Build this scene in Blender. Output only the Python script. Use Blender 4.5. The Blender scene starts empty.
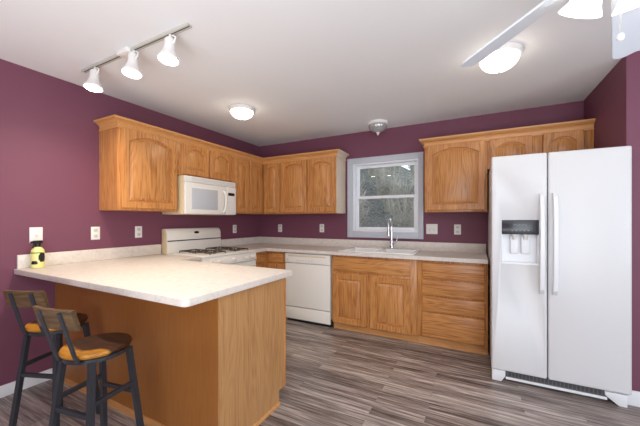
import bpy, bmesh, math, random
from mathutils import Vector, Matrix
random.seed(7)
R = math.radians
PI = math.pi
scene = bpy.context.scene
C = scene.collection


def lin(r, g, b):
    f = lambda c: (c / 255 / 12.92) if c / 255 <= 0.04045 else ((c / 255 + 0.055) / 1.055) ** 2.4
    return (f(r), f(g), f(b), 1.0)


# ------------------------------------------------------------------ camera
cam = bpy.data.cameras.new('camera')
cam.sensor_width = 36.0
cam.lens = 300.3 / 640 * 36.0
cam.shift_y = 7.1 / 640
cam.clip_start = 0.05
camera = bpy.data.objects.new('camera', cam)
camera.location = (3.051, -3.786, 1.282)
camera.rotation_euler = (R(90), 0, R(27.437))
C.objects.link(camera)
scene.camera = camera

# ------------------------------------------------------------------ world, daylight, exposure
world = bpy.data.worlds.new('overcast_sky')
scene.world = world
world.use_nodes = True
bg = world.node_tree.nodes['Background']
bg.inputs['Color'].default_value = (0.80, 0.88, 1.0, 1)
bg.inputs['Strength'].default_value = 2.7


def area_light(name, loc, rot, sx, sy, power, col):
    l = bpy.data.lights.new(name, 'AREA')
    l.shape = 'RECTANGLE'
    l.size, l.size_y = sx, sy
    l.energy = power
    l.color = col
    o = bpy.data.objects.new(name, l)
    o.location = loc
    o.rotation_euler = rot
    C.objects.link(o)
    return o


# daylight falling in through the large openings of the dining end behind the camera
area_light('daylight_dining_window', (4.35, -6.46, 1.25), (R(90), 0, 0), 2.6, 2.1, 34, (0.88, 0.94, 1.0))
area_light('daylight_side_window', (6.16, -3.7, 1.35), (R(90), 0, R(90)), 2.2, 1.7, 26, (0.88, 0.94, 1.0))
# flash bounced off the dining room ceiling behind the camera
area_light('bounced_flash', (3.1, -5.0, 0.55), (R(180), 0, 0), 3.4, 2.4, 128, (0.94, 0.972, 1.0))

vs = scene.view_settings
vs.view_transform = 'Standard'
vs.look = 'None'
vs.gamma = 1.0
vs.use_curve_mapping = False
vs.exposure = 0.12

H = 2.449          # ceiling height
CT, CB = 0.918, 0.880   # worktop top and underside
XR = 3.985         # fridge alcove wall


# ------------------------------------------------------------------ materials
def new_mat(name):
    m = bpy.data.materials.new(name)
    m.use_nodes = True
    nt = m.node_tree
    return m, nt, nt.nodes['Principled BSDF']


def N(nt, typ, **kw):
    n = nt.nodes.new(typ)
    for k, v in kw.items():
        if k in n.inputs.keys():
            n.inputs[k].default_value = v
        else:
            setattr(n, k, v)
    return n


def plain(name, col, rough=0.5, metal=0.0, spec=0.5, bump=0.0, bscale=200, var=0.0, vscale=6, coat=0.0):
    m, nt, b = new_mat(name)
    b.inputs['Base Color'].default_value = col
    b.inputs['Roughness'].default_value = rough
    b.inputs['Metallic'].default_value = metal
    b.inputs['Specular IOR Level'].default_value = spec
    b.inputs['Coat Weight'].default_value = coat
    tc = N(nt, 'ShaderNodeTexCoord')
    no = N(nt, 'ShaderNodeTexNoise', Scale=vscale, Detail=3.0)
    nt.links.new(tc.outputs['Object'], no.inputs['Vector'])
    if var > 0:
        hs = N(nt, 'ShaderNodeHueSaturation', Color=col)
        mr = N(nt, 'ShaderNodeMapRange')
        mr.inputs['To Min'].default_value = 1 - var
        mr.inputs['To Max'].default_value = 1 + var
        nt.links.new(no.outputs['Fac'], mr.inputs['Value'])
        nt.links.new(mr.outputs['Result'], hs.inputs['Value'])
        nt.links.new(hs.outputs['Color'], b.inputs['Base Color'])
    if bump > 0:
        n2 = N(nt, 'ShaderNodeTexNoise', Scale=bscale, Detail=2.0)
        nt.links.new(tc.outputs['Object'], n2.inputs['Vector'])
        bp = N(nt, 'ShaderNodeBump', Strength=bump, Distance=0.002)
        nt.links.new(n2.outputs['Fac'], bp.inputs['Height'])
        nt.links.new(bp.outputs['Normal'], b.inputs['Normal'])
    return m


def emit(name, col, strength):
    m, nt, b = new_mat(name)
    b.inputs['Base Color'].default_value = (0.9, 0.88, 0.84, 1)
    b.inputs['Emission Color'].default_value = col
    b.inputs['Emission Strength'].default_value = strength
    b.inputs['Roughness'].default_value = 0.3
    return m


def oak(name, axis, light, mid, dark, rough=0.33, contrast=1.1):
    """oak grain running along one local axis"""
    m, nt, b = new_mat(name)
    tc = N(nt, 'ShaderNodeTexCoord')
    oi = N(nt, 'ShaderNodeObjectInfo')
    add = N(nt, 'ShaderNodeVectorMath', operation='MULTIPLY_ADD')
    add.inputs[1].default_value = (13.7, 7.9, 21.3)
    nt.links.new(oi.outputs['Random'], add.inputs[0])
    nt.links.new(tc.outputs['Object'], add.inputs[2])

    def mapped(across, along):
        s = [across] * 3
        s['xyz'.index(axis)] = along
        mp = N(nt, 'ShaderNodeMapping')
        mp.inputs['Scale'].default_value = s
        nt.links.new(add.outputs[0], mp.inputs['Vector'])
        return mp
    # cathedral figure: contour lines of a stretched noise
    n1 = N(nt, 'ShaderNodeTexNoise', Scale=1.0, Detail=1.5)
    nt.links.new(mapped(7.0, 0.8).outputs[0], n1.inputs['Vector'])
    mul = N(nt, 'ShaderNodeMath', operation='MULTIPLY')
    mul.inputs[1].default_value = 17.0
    nt.links.new(n1.outputs['Fac'], mul.inputs[0])
    fr = N(nt, 'ShaderNodeMath', operation='PINGPONG')
    fr.inputs[1].default_value = 0.5
    nt.links.new(mul.outputs[0], fr.inputs[0])
    # fine pores
    n2 = N(nt, 'ShaderNodeTexNoise', Scale=1.0, Detail=4.0, Roughness=0.65)
    nt.links.new(mapped(95.0, 3.5).outputs[0], n2.inputs['Vector'])
    # broad tone
    n3 = N(nt, 'ShaderNodeTexNoise', Scale=1.0, Detail=2.0)
    nt.links.new(mapped(9.0, 0.6).outputs[0], n3.inputs['Vector'])
    a1 = N(nt, 'ShaderNodeMath', operation='MULTIPLY_ADD')
    a1.inputs[1].default_value = 0.32 * contrast
    nt.links.new(fr.outputs[0], a1.inputs[0])
    a2 = N(nt, 'ShaderNodeMath', operation='MULTIPLY_ADD')
    a2.inputs[1].default_value = 0.95 * contrast
    a2.inputs[2].default_value = 0.5 - 0.66 * contrast
    nt.links.new(n2.outputs['Fac'], a2.inputs[0])
    nt.links.new(a2.outputs[0], a1.inputs[2])
    a3 = N(nt, 'ShaderNodeMath', operation='MULTIPLY_ADD')
    a3.inputs[1].default_value = 0.22 * contrast
    nt.links.new(n3.outputs['Fac'], a3.inputs[0])
    nt.links.new(a1.outputs[0], a3.inputs[2])
    cr = N(nt, 'ShaderNodeValToRGB')
    e = cr.color_ramp.elements
    e[0].position, e[0].color = 0.18, dark
    e[1].position, e[1].color = 0.85, light
    k = cr.color_ramp.elements.new(0.5)
    k.color = mid
    nt.links.new(a3.outputs[0], cr.inputs['Fac'])
    nt.links.new(cr.outputs['Color'], b.inputs['Base Color'])
    b.inputs['Roughness'].default_value = rough
    bp = N(nt, 'ShaderNodeBump', Strength=0.12, Distance=0.001)
    nt.links.new(n2.outputs['Fac'], bp.inputs['Height'])
    nt.links.new(bp.outputs['Normal'], b.inputs['Normal'])
    return m


OAKC = (lin(222, 163, 98), lin(198, 136, 77), lin(138, 80, 37))
M = {}
M['oak_v'] = oak('oak_upright_grain', 'z', *OAKC)
M['oak_h'] = oak('oak_level_grain', 'x', *OAKC)
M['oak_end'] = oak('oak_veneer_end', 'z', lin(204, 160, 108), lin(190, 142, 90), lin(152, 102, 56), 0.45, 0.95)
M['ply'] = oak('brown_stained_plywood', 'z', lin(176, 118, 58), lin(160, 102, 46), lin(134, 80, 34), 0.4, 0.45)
M['oak_glare'] = oak('oak_with_window_glare', 'z', lin(236, 222, 202), lin(228, 210, 186), lin(212, 190, 160), 0.3, 0.5)  # oak ends beside the window, daylight glare put into the wood colour
M['oak_trim'] = oak('light_oak_trim', 'x', lin(222, 172, 112), lin(208, 150, 90), lin(176, 116, 62), 0.4, 0.7)
M['wall'] = plain('plum_wall_paint', lin(118, 68, 87), 0.62, bump=0.08, bscale=350, var=0.03, vscale=1.2)
M['ceil'] = plain('white_ceiling_paint', lin(236, 237, 238), 0.8, bump=0.06, bscale=160, var=0.012, vscale=1.0)
M['white_paint'] = plain('white_trim_paint', lin(228, 229, 230), 0.4)
M['casing'] = plain('pale_grey_casing_paint', lin(196, 202, 210), 0.4)
M['vinyl'] = plain('white_vinyl_sash', lin(242, 245, 248), 0.35)
M['fridge'] = plain('white_enamel', lin(222, 223, 223), 0.34, bump=0.03, bscale=500)
M['fridge_in'] = plain('white_moulded_plastic', lin(234, 236, 238), 0.35)
M['cream'] = plain('cream_white_enamel', lin(242, 238, 229), 0.28)
M['cream_plastic'] = plain('cream_white_plastic', lin(236, 230, 216), 0.4)
M['almond'] = plain('almond_side_enamel', lin(226, 208, 168), 0.35)
M['plate'] = plain('white_outlet_plastic', lin(236, 236, 230), 0.35)
M['slot'] = plain('dark_slot', lin(40, 38, 36), 0.6)
M['socket'] = plain('grey_white_socket_plastic', lin(216, 216, 210), 0.4)
M['black'] = plain('black_satin', lin(24, 24, 26), 0.4)
M['glossblack'] = plain('charcoal_gloss_panel', lin(50, 52, 56), 0.2)
M['iron'] = plain('black_cast_iron', lin(78, 70, 65), 0.55)
M['steelframe'] = plain('black_powder_coated_steel', lin(48, 52, 58), 0.42, bump=0.1, bscale=300)
M['chrome'] = plain('chrome', (0.72, 0.73, 0.75, 1), 0.12, metal=1.0)
M['nickel'] = plain('brushed_nickel', (0.62, 0.62, 0.60, 1), 0.32, metal=1.0)
M['track'] = plain('pale_grey_track', lin(196, 192, 182), 0.45)
M['lampwhite'] = plain('white_lamp_housing', lin(238, 236, 232), 0.35)
M['fan'] = plain('white_fan_lacquer', lin(214, 221, 230), 0.3)
M['sink'] = plain('white_sink_enamel', lin(252, 250, 246), 0.25)
M['ovenglass'] = plain('grey_oven_glass', lin(150, 154, 160), 0.15)
M['mwglass'] = plain('grey_meshed_glass', lin(200, 203, 206), 0.2, bump=0.1, bscale=900)
M['yellow'] = plain('pale_yellow_plastic', lin(240, 232, 150), 0.35)
M['label_green'] = plain('green_label_print', lin(120, 160, 40), 0.4)
M['grille'] = plain('grey_grille', lin(96, 96, 96), 0.5)
M['grille_dark'] = plain('dark_grey_grille_slot', lin(70, 70, 71), 0.5)
M['greytext'] = plain('grey_print', lin(118, 120, 124), 0.4)
M['bark'] = plain('grey_brown_bark', lin(142, 136, 124), 0.9, var=0.3, vscale=4)
M['bulb'] = emit('warm_reflector_bulb', (1.0, 0.86, 0.66, 1), 24)
M['dome_lit'] = emit('lit_frosted_dome', (1.0, 0.88, 0.72, 1), 9.0)
M['shade_lit'] = emit('lit_frosted_shade', (1.0, 0.93, 0.82, 1), 2.4)
M['display'] = plain('dark_display', lin(30, 26, 26), 0.15)


def mat_laminate():
    m, nt, b = new_mat('speckled_cream_laminate')
    tc = N(nt, 'ShaderNodeTexCoord')
    n1 = N(nt, 'ShaderNodeTexNoise', Scale=38.0, Detail=5.0, Roughness=0.7)
    n2 = N(nt, 'ShaderNodeTexNoise', Scale=24.0, Detail=3.0, Distortion=1.0)
    nt.links.new(tc.outputs['Object'], n1.inputs['Vector'])
    nt.links.new(tc.outputs['Object'], n2.inputs['Vector'])
    mx = N(nt, 'ShaderNodeMath', operation='MULTIPLY_ADD')
    mx.inputs[1].default_value = 0.5
    nt.links.new(n1.outputs['Fac'], mx.inputs[0])
    h = N(nt, 'ShaderNodeMath', operation='MULTIPLY')
    h.inputs[1].default_value = 0.5
    nt.links.new(n2.outputs['Fac'], h.inputs[0])
    nt.links.new(h.outputs[0], mx.inputs[2])
    cr = N(nt, 'ShaderNodeValToRGB')
    e = cr.color_ramp.elements
    e[0].position, e[0].color = 0.34, lin(212, 204, 196)
    e[1].position, e[1].color = 0.62, lin(231, 223, 213)
    k = e.new(0.48)
    k.color = lin(224, 216, 206)
    nt.links.new(mx.outputs[0], cr.inputs['Fac'])
    nt.links.new(cr.outputs['Color'], b.inputs['Base Color'])
    b.inputs['Roughness'].default_value = 0.42
    return m


M['lam'] = mat_laminate()


def mat_floor():
    m, nt, b = new_mat('grey_brown_plank_floor')
    tc = N(nt, 'ShaderNodeTexCoord')
    br = N(nt, 'ShaderNodeTexBrick')
    br.offset = 0.37
    br.inputs['Scale'].default_value = 1.0
    br.inputs['Mortar Size'].default_value = 0.0012
    br.inputs['Brick Width'].default_value = 0.92
    br.inputs['Row Height'].default_value = 0.078
    br.inputs['Bias'].default_value = 0.0
    br.inputs['Color1'].default_value = (0, 0, 0, 1)
    br.inputs['Color2'].default_value = (1, 1, 1, 1)
    br.inputs['Mortar'].default_value = (0.2, 0.2, 0.2, 1)
    nt.links.new(tc.outputs['Object'], br.inputs['Vector'])
    # streaks along the plank, shifted per plank
    sh = N(nt, 'ShaderNodeVectorMath', operation='MULTIPLY_ADD')
    sh.inputs[1].default_value = (9.0, 3.0, 5.0)
    nt.links.new(br.outputs['Color'], sh.inputs[0])
    nt.links.new(tc.outputs['Object'], sh.inputs[2])
    mp = N(nt, 'ShaderNodeMapping')
    mp.inputs['Scale'].default_value = (3.0, 58, 1)
    nt.links.new(sh.outputs[0], mp.inputs['Vector'])
    n1 = N(nt, 'ShaderNodeTexNoise', Scale=1.0, Detail=5.0, Roughness=0.62)
    nt.links.new(mp.outputs[0], n1.inputs['Vector'])
    mp2 = N(nt, 'ShaderNodeMapping')
    mp2.inputs['Scale'].default_value = (0.8, 9, 1)
    nt.links.new(sh.outputs[0], mp2.inputs['Vector'])
    n2 = N(nt, 'ShaderNodeTexNoise', Scale=1.0, Detail=3.0)
    nt.links.new(mp2.outputs[0], n2.inputs['Vector'])
    s1 = N(nt, 'ShaderNodeMath', operation='MULTIPLY_ADD')
    s1.inputs[1].default_value = 0.17
    nt.links.new(br.outputs['Color'], s1.inputs[0])
    s2 = N(nt, 'ShaderNodeMath', operation='MULTIPLY_ADD')
    s2.inputs[1].default_value = 1.25
    nt.links.new(n1.outputs['Fac'], s2.inputs[0])
    nt.links.new(s2.outputs[0], s1.inputs[2])
    s3 = N(nt, 'ShaderNodeMath', operation='MULTIPLY_ADD')
    s3.inputs[1].default_value = 0.5
    s3.inputs[2].default_value = -0.46
    nt.links.new(n2.outputs['Fac'], s3.inputs[0])
    nt.links.new(s3.outputs[0], s2.inputs[2])
    cr = N(nt, 'ShaderNodeValToRGB')
    e = cr.color_ramp.elements
    e[0].position, e[0].color = 0.24, lin(80, 71, 68)
    e[1].position, e[1].color = 0.82, lin(212, 201, 193)
    for p, c in ((0.42, (124, 112, 107)), (0.58, (160, 148, 141))):
        k = e.new(p)
        k.color = lin(*c)
    nt.links.new(s1.outputs[0], cr.inputs['Fac'])
    nt.links.new(cr.outputs['Color'], b.inputs['Base Color'])
    b.inputs['Roughness'].default_value = 0.36
    bp = N(nt, 'ShaderNodeBump', Strength=0.1, Distance=0.001)
    nt.links.new(n1.outputs['Fac'], bp.inputs['Height'])
    nt.links.new(bp.outputs['Normal'], b.inputs['Normal'])
    return m


M['floor'] = mat_floor()


def mat_hill():
    m, nt, b = new_mat('winter_brush_slope')
    tc = N(nt, 'ShaderNodeTexCoord')
    n1 = N(nt, 'ShaderNodeTexNoise', Scale=7.0, Detail=8.0, Roughness=0.75, Distortion=1.5)
    nt.links.new(tc.outputs['Object'], n1.inputs['Vector'])
    cr = N(nt, 'ShaderNodeValToRGB')
    e = cr.color_ramp.elements
    e[0].position, e[0].color = 0.36, lin(34, 35, 32)
    e[1].position, e[1].color = 0.66, lin(122, 120, 112)
    k = e.new(0.5)
    k.color = lin(70, 69, 64)
    nt.links.new(n1.outputs['Fac'], cr.inputs['Fac'])
    nt.links.new(cr.outputs['Color'], b.inputs['Base Color'])
    b.inputs['Roughness'].default_value = 0.95
    return m


M['hill'] = mat_hill()


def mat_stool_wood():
    """dark brown seat wood with a golden patch towards the backrest"""
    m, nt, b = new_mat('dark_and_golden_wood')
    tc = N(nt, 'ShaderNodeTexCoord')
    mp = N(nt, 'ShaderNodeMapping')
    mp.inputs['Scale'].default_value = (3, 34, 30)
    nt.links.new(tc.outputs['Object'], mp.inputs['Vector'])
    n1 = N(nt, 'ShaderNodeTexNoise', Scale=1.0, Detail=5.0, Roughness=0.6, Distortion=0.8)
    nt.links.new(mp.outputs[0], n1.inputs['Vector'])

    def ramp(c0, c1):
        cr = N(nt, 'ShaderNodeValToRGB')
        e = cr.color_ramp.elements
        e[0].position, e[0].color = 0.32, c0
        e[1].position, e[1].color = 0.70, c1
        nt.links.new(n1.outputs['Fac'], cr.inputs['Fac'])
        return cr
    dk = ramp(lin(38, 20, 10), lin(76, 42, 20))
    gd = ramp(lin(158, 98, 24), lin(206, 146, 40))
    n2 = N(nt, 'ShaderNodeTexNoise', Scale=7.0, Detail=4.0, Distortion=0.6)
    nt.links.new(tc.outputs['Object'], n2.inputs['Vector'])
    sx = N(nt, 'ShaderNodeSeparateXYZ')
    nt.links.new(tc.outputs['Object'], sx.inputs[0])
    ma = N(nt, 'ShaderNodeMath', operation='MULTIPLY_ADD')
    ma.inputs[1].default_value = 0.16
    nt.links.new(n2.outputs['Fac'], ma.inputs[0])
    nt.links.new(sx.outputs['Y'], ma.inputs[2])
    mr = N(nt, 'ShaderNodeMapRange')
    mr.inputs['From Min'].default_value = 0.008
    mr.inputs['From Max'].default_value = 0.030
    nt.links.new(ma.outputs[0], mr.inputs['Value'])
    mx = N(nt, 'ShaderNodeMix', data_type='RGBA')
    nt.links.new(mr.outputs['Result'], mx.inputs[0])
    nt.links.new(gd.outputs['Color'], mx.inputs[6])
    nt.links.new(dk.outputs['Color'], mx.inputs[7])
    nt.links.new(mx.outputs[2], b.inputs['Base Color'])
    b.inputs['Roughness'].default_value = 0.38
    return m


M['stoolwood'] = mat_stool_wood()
M['backwood'] = oak('grey_brown_backrest_wood', 'x', lin(128, 100, 68), lin(90, 68, 44), lin(50, 36, 24), 0.5, 1.0)


def mat_glass(name, col=(1, 1, 1, 1), rough=0.0):
    """thin pane: transparent with a mirror-like reflection"""
    m, nt, b = new_mat(name)
    nt.nodes.remove(b)
    out = nt.nodes['Material Output']
    t = N(nt, 'ShaderNodeBsdfTransparent', Color=col)
    g = N(nt, 'ShaderNodeBsdfGlossy', Roughness=rough)
    f = N(nt, 'ShaderNodeFresnel', IOR=1.5)
    mx = N(nt, 'ShaderNodeMixShader')
    nt.links.new(f.outputs[0], mx.inputs[0])
    nt.links.new(t.outputs[0], mx.inputs[1])
    nt.links.new(g.outputs[0], mx.inputs[2])
    nt.links.new(mx.outputs[0], out.inputs['Surface'])
    return m


M['pane'] = mat_glass('window_glass', (0.93, 0.96, 0.95, 1))
m, nt, b = new_mat('ribbed_clear_glass')
b.inputs['Base Color'].default_value = (0.62, 0.63, 0.63, 1)
b.inputs['Transmission Weight'].default_value = 0.35
b.inputs['Roughness'].default_value = 0.16
b.inputs['Metallic'].default_value = 0.35
M['ribglass'] = m


# ------------------------------------------------------------------ mesh helpers
class MB:
    def __init__(self):
        self.bm = bmesh.new()

    def _merge(self, t):
        me = bpy.data.meshes.new('tmp')
        t.to_mesh(me)
        t.free()
        self.bm.from_mesh(me)
        bpy.data.meshes.remove(me)

    def box(self, x0, y0, z0, x1, y1, z1, bev=0.0, seg=2, mat=None):
        t = bmesh.new()
        bmesh.ops.create_cube(t, size=1.0)
        sx, sy, sz = abs(x1 - x0), abs(y1 - y0), abs(z1 - z0)
        for v in t.verts:
            v.co = Vector((min(x0, x1) + (v.co.x + .5) * sx, min(y0, y1) + (v.co.y + .5) * sy, min(z0, z1) + (v.co.z + .5) * sz))
        if bev > 0:
            bmesh.ops.bevel(t, geom=t.edges[:], offset=min(bev, .49 * min(sx, sy, sz)), segments=seg, profile=0.5, affect='EDGES')
        if mat is not None:
            bmesh.ops.transform(t, matrix=mat, verts=t.verts)
        self._merge(t)
        return self

    def prism(self, pts, axis, a, b, bev=0.0):
        """extrude a 2D outline along an axis from a to b; pts are the other two coordinates in xyz order"""
        t = bmesh.new()
        def mk(p, c):
            return {'x': (c, p[0], p[1]), 'y': (p[0], c, p[1]), 'z': (p[0], p[1], c)}[axis]
        va = [t.verts.new(mk(p, a)) for p in pts]
        vb = [t.verts.new(mk(p, b)) for p in pts]
        t.faces.new(va)
        t.faces.new(vb[::-1])
        n = len(pts)
        for i in range(n):
            t.faces.new((va[i], vb[i], vb[(i + 1) % n], va[(i + 1) % n]))
        bmesh.ops.recalc_face_normals(t, faces=t.faces[:])
        if bev > 0:
            bmesh.ops.bevel(t, geom=t.edges[:], offset=bev, segments=2, profile=0.5, affect='EDGES')
        self._merge(t)
        return self

    def lathe(self, prof, seg=32, mat=None, ribs=0, ribamp=0.0):
        """revolve (r, z) pairs about local z"""
        t = bmesh.new()
        rings = []
        for r, z in prof:
            if r < 1e-6:
                rings.append([t.verts.new((0, 0, z))])
            else:
                ring = []
                for k in range(seg):
                    a = 2 * PI * k / seg
                    rr = r * (1 + ribamp * math.cos(ribs * a)) if ribs else r
                    ring.append(t.verts.new((rr * math.cos(a), rr * math.sin(a), z)))
                rings.append(ring)
        for A, B in zip(rings, rings[1:]):
            for k in range(seg):
                k2 = (k + 1) % seg
                if len(A) == 1 and len(B) == 1:
                    continue
                if len(A) == 1:
                    t.faces.new((A[0], B[k], B[k2]))
                elif len(B) == 1:
                    t.faces.new((A[k], B[0], A[k2]))
                else:
                    t.faces.new((A[k], B[k], B[k2], A[k2]))
        for ring, rev in ((rings[0], False), (rings[-1], True)):
            if len(ring) > 1:
                t.faces.new(ring[::-1] if rev else ring)
        bmesh.ops.recalc_face_normals(t, faces=t.faces[:])
        if mat is not None:
            bmesh.ops.transform(t, matrix=mat, verts=t.verts)
        self._merge(t)
        return self

    def tube(self, pts, r, seg=10, flat=None):
        """swept round tube; flat=(half_w, half_h) sweeps a flat bar instead"""
        t = bmesh.new()
        pts = [Vector(p) for p in pts]
        rs = r if isinstance(r, (list, tuple)) else [r] * len(pts)
        rings = []
        prev = None
        for i, p in enumerate(pts):
            d = (pts[min(i + 1, len(pts) - 1)] - pts[max(i - 1, 0)]).normalized()
            if prev is None:
                ref = Vector((0, 0, 1)) if abs(d.z) < 0.9 else Vector((1, 0, 0))
                u = d.cross(ref).normalized()
            else:
                u = (prev - d * prev.dot(d)).normalized()
            w = d.cross(u).normalized()
            prev = u
            if flat:
                hw, hh = flat
                ring = [p + u * a + w * c for a, c in ((-hw, -hh), (hw, -hh), (hw, hh), (-hw, hh))]
            else:
                ring = [p + (u * math.cos(2 * PI * k / seg) + w * math.sin(2 * PI * k / seg)) * rs[i] for k in range(seg)]
            rings.append([t.verts.new(v) for v in ring])
        n = len(rings[0])
        for A, B in zip(rings, rings[1:]):
            for k in range(n):
                t.faces.new((A[k], A[(k + 1) % n], B[(k + 1) % n], B[k]))
        t.faces.new(rings[0][::-1])
        t.faces.new(rings[-1])
        bmesh.ops.recalc_face_normals(t, faces=t.faces[:])
        self._merge(t)
        return self

    def xform(self, mat):
        bmesh.ops.transform(self.bm, matrix=mat, verts=self.bm.verts)
        return self


def obj(name, mb, mat, parent=None, loc=None, rotz=0.0, label=None):
    me = bpy.data.meshes.new(name)
    mb.bm.to_mesh(me)
    mb.bm.free()
    me.materials.append(mat)
    for p in me.polygons:
        p.use_smooth = True
    me.set_sharp_from_angle(angle=R(32))
    o = bpy.data.objects.new(name, me)
    C.objects.link(o)
    if parent is not None:
        o.parent = parent
    if loc is not None:
        o.location = loc
    o.rotation_euler = (0, 0, rotz)
    if label:
        o['label'] = label
    return o


def tag(o, label, cat, group=None):
    o['label'] = label
    o['category'] = cat
    if group:
        o['group'] = group
    return o


def thing(name, label, cat, loc=(0, 0, 0), rotz=0.0, group=None):
    o = bpy.data.objects.new(name, None)
    o.empty_display_size = 0.1
    C.objects.link(o)
    o.location = loc
    o.rotation_euler = (0, 0, rotz)
    return tag(o, label, cat, group)


def struct(name, mb, mat, parent=None, loc=None):
    o = obj(name, mb, mat, parent, loc)
    if parent is None:
        o['kind'] = 'structure'
    return o


def copy_thing(root, loc, rotz, label):
    r = root.copy()
    C.objects.link(r)
    r.location = loc
    r.rotation_euler = (0, 0, rotz)
    r['label'] = label
    for ch in list(root.children):
        c = ch.copy()
        C.objects.link(c)
        c.parent = r
        for g in list(ch.children):
            d = g.copy()
            C.objects.link(d)
            d.parent = c
    return r


def lettering(text, size, mat, parent, mtx, name='lettering'):
    cu = bpy.data.curves.new('lettering', 'FONT')
    cu.body = text
    cu.size = size
    cu.align_x = 'CENTER'
    cu.align_y = 'CENTER'
    cu.extrude = 0.0004
    tmp = bpy.data.objects.new('lettering_source', cu)
    C.objects.link(tmp)
    dg = bpy.context.evaluated_depsgraph_get()
    me = bpy.data.meshes.new_from_object(tmp.evaluated_get(dg))
    bpy.data.objects.remove(tmp)
    me.materials.clear()
    me.materials.append(mat)
    me.transform(mtx)
    o = bpy.data.objects.new(name, me)
    C.objects.link(o)
    o.parent = parent
    return o


# ------------------------------------------------------------------ room shell
XE, YF = 6.2, -6.5
struct('floor', MB().box(-0.12, YF - .12, -0.1, XE + .12, 0.14, 0.0), M['floor'])
struct('ceiling', MB().box(-0.12, YF - .12, H, XE + .12, 0.14, H + 0.1), M['ceil'])
struct('wall_left', MB().box(-0.12, YF, 0, 0, 0.0, H), M['wall'])
WX0, WX1, WZ0, WZ1 = 1.580, 2.440, 1.122, 2.038      # sink window opening
struct('wall_back', MB().box(-0.12, 0, 0, WX0, 0.14, H).box(WX1, 0, 0, XR, 0.14, H)
       .box(WX0, 0, 0, WX1, 0.14, WZ0).box(WX0, 0, WZ1, WX1, 0.14, H), M['wall'])
struct('wall_right', MB().box(XR, -0.935, 0, XE + .12, 0.14, H), M['wall'])
# dining end behind the camera, with wide glazed openings
struct('wall_front', MB().box(-0.12, YF - .12, 0, 3.05, YF, H).box(5.65, YF - .12, 0, XE + .12, YF, H)
       .box(3.05, YF - .12, 0, 5.65, YF, 0.2).box(3.05, YF - .12, 2.3, 5.65, YF, H), M['wall'])
struct('wall_side', MB().box(XE, YF, 0, XE + .12, -4.8, H).box(XE, -2.6, 0, XE + .12, -0.935, H)
       .box(XE, -4.8, 0, XE + .12, -2.6, 0.5).box(XE, -4.8, 2.2, XE + .12, -2.6, H), M['wall'])


def baseboard_profile(h=0.082, d=0.014):
    return [(0, 0), (d, 0), (d, h - .012), (d * .5, h), (0, h)]


struct('baseboard_left', MB().prism([(x, z) for x, z in baseboard_profile()], 'y', -6.49, -2.612), M['white_paint'])
struct('baseboard_right', MB().prism([(-0.935 - y, z) for y, z in baseboard_profile(0.10)], 'x', XR + .001, XE - .001), M['white_paint'])

# ------------------------------------------------------------------ sink window
win = bpy.data.objects.new('window_1', None)
C.objects.link(win)
win.location = (2.002, 0, 1.052)
win['kind'] = 'structure'
ox, oz = 2.002, 1.052


def wbox(mb, x0, y0, z0, x1, y1, z1, bev=0.003):
    return mb.box(x0 - ox, y0, z0 - oz, x1 - ox, y1, z1 - oz, bev)


c = MB()
wbox(c, 1.511, -0.020, 1.052, WX0 + .008, -0.001, 2.104)
wbox(c, WX1 - .008, -0.020, 1.052, 2.493, -0.001, 2.104)
wbox(c, WX0 + .008, -0.0195, WZ1 - .008, WX1 - .008, -0.001, 2.1035)
wbox(c, WX0 + .008, -0.0195, 1.0525, WX1 - .008, -0.001, WZ0 + .008)
obj('casing', c, M['casing'], win)
f = MB()
wbox(f, WX0 + .001, 0.0, WZ0 + .001, WX0 + .028, 0.115, WZ1 - .001)
wbox(f, WX1 - .028, 0.0, WZ0 + .001, WX1 - .001, 0.115, WZ1 - .001)
wbox(f, WX0 + .028, 0.0, WZ1 - .028, WX1 - .028, 0.115, WZ1 - .001)
wbox(f, WX0 + .028, 0.0, WZ0 + .001, WX1 - .028, 0.115, WZ0 + .028)
obj('window_frame', f, M['vinyl'], win)
MR = 1.582


def sash(z0, z1, y):
    s = MB()
    a, d = WX0 + .029, WX1 - .029
    wbox(s, a, y, z0, a + .042, y + .03, z1)
    wbox(s, d - .038, y, z0, d, y + .03, z1)
    wbox(s, a + .042, y, z1 - .036, d - .038, y + .03, z1)
    wbox(s, a + .042, y, z0, d - .038, y + .03, z0 + .038)
    so = obj('sash', s, M['vinyl'], win)
    p = MB()
    wbox(p, a + .038, y + .013, z0 + .033, d - .034, y + .017, z1 - .031, 0)
    obj('pane', p, M['pane'], so)


sash(MR - .018, WZ1 - .029, 0.068)
sash(WZ0 + .029, MR + .018, 0.034)

# ------------------------------------------------------------------ what the window looks out on
def hill_z(y, x):
    return -0.35 + (4.2 + .45 * max(0.0, -x)) * max(0.0, (y - 1.8) / 10.3) ** .9


hb = MB()
t = bmesh.new()
nx, ny = 36, 30
gv = []
for j in range(ny + 1):
    row = []
    for i in range(nx + 1):
        x = -7 + 14.5 * i / nx
        y = 0.6 + 11.5 * j / ny
        z = hill_z(y, x) + random.uniform(-.12, .12)
        row.append(t.verts.new((x, y, z)))
    gv.append(row)
for j in range(ny):
    for i in range(nx):
        t.faces.new((gv[j][i], gv[j][i + 1], gv[j + 1][i + 1], gv[j + 1][i]))
hb._merge(t)
struct('hillside', hb, M['hill'])


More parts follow.
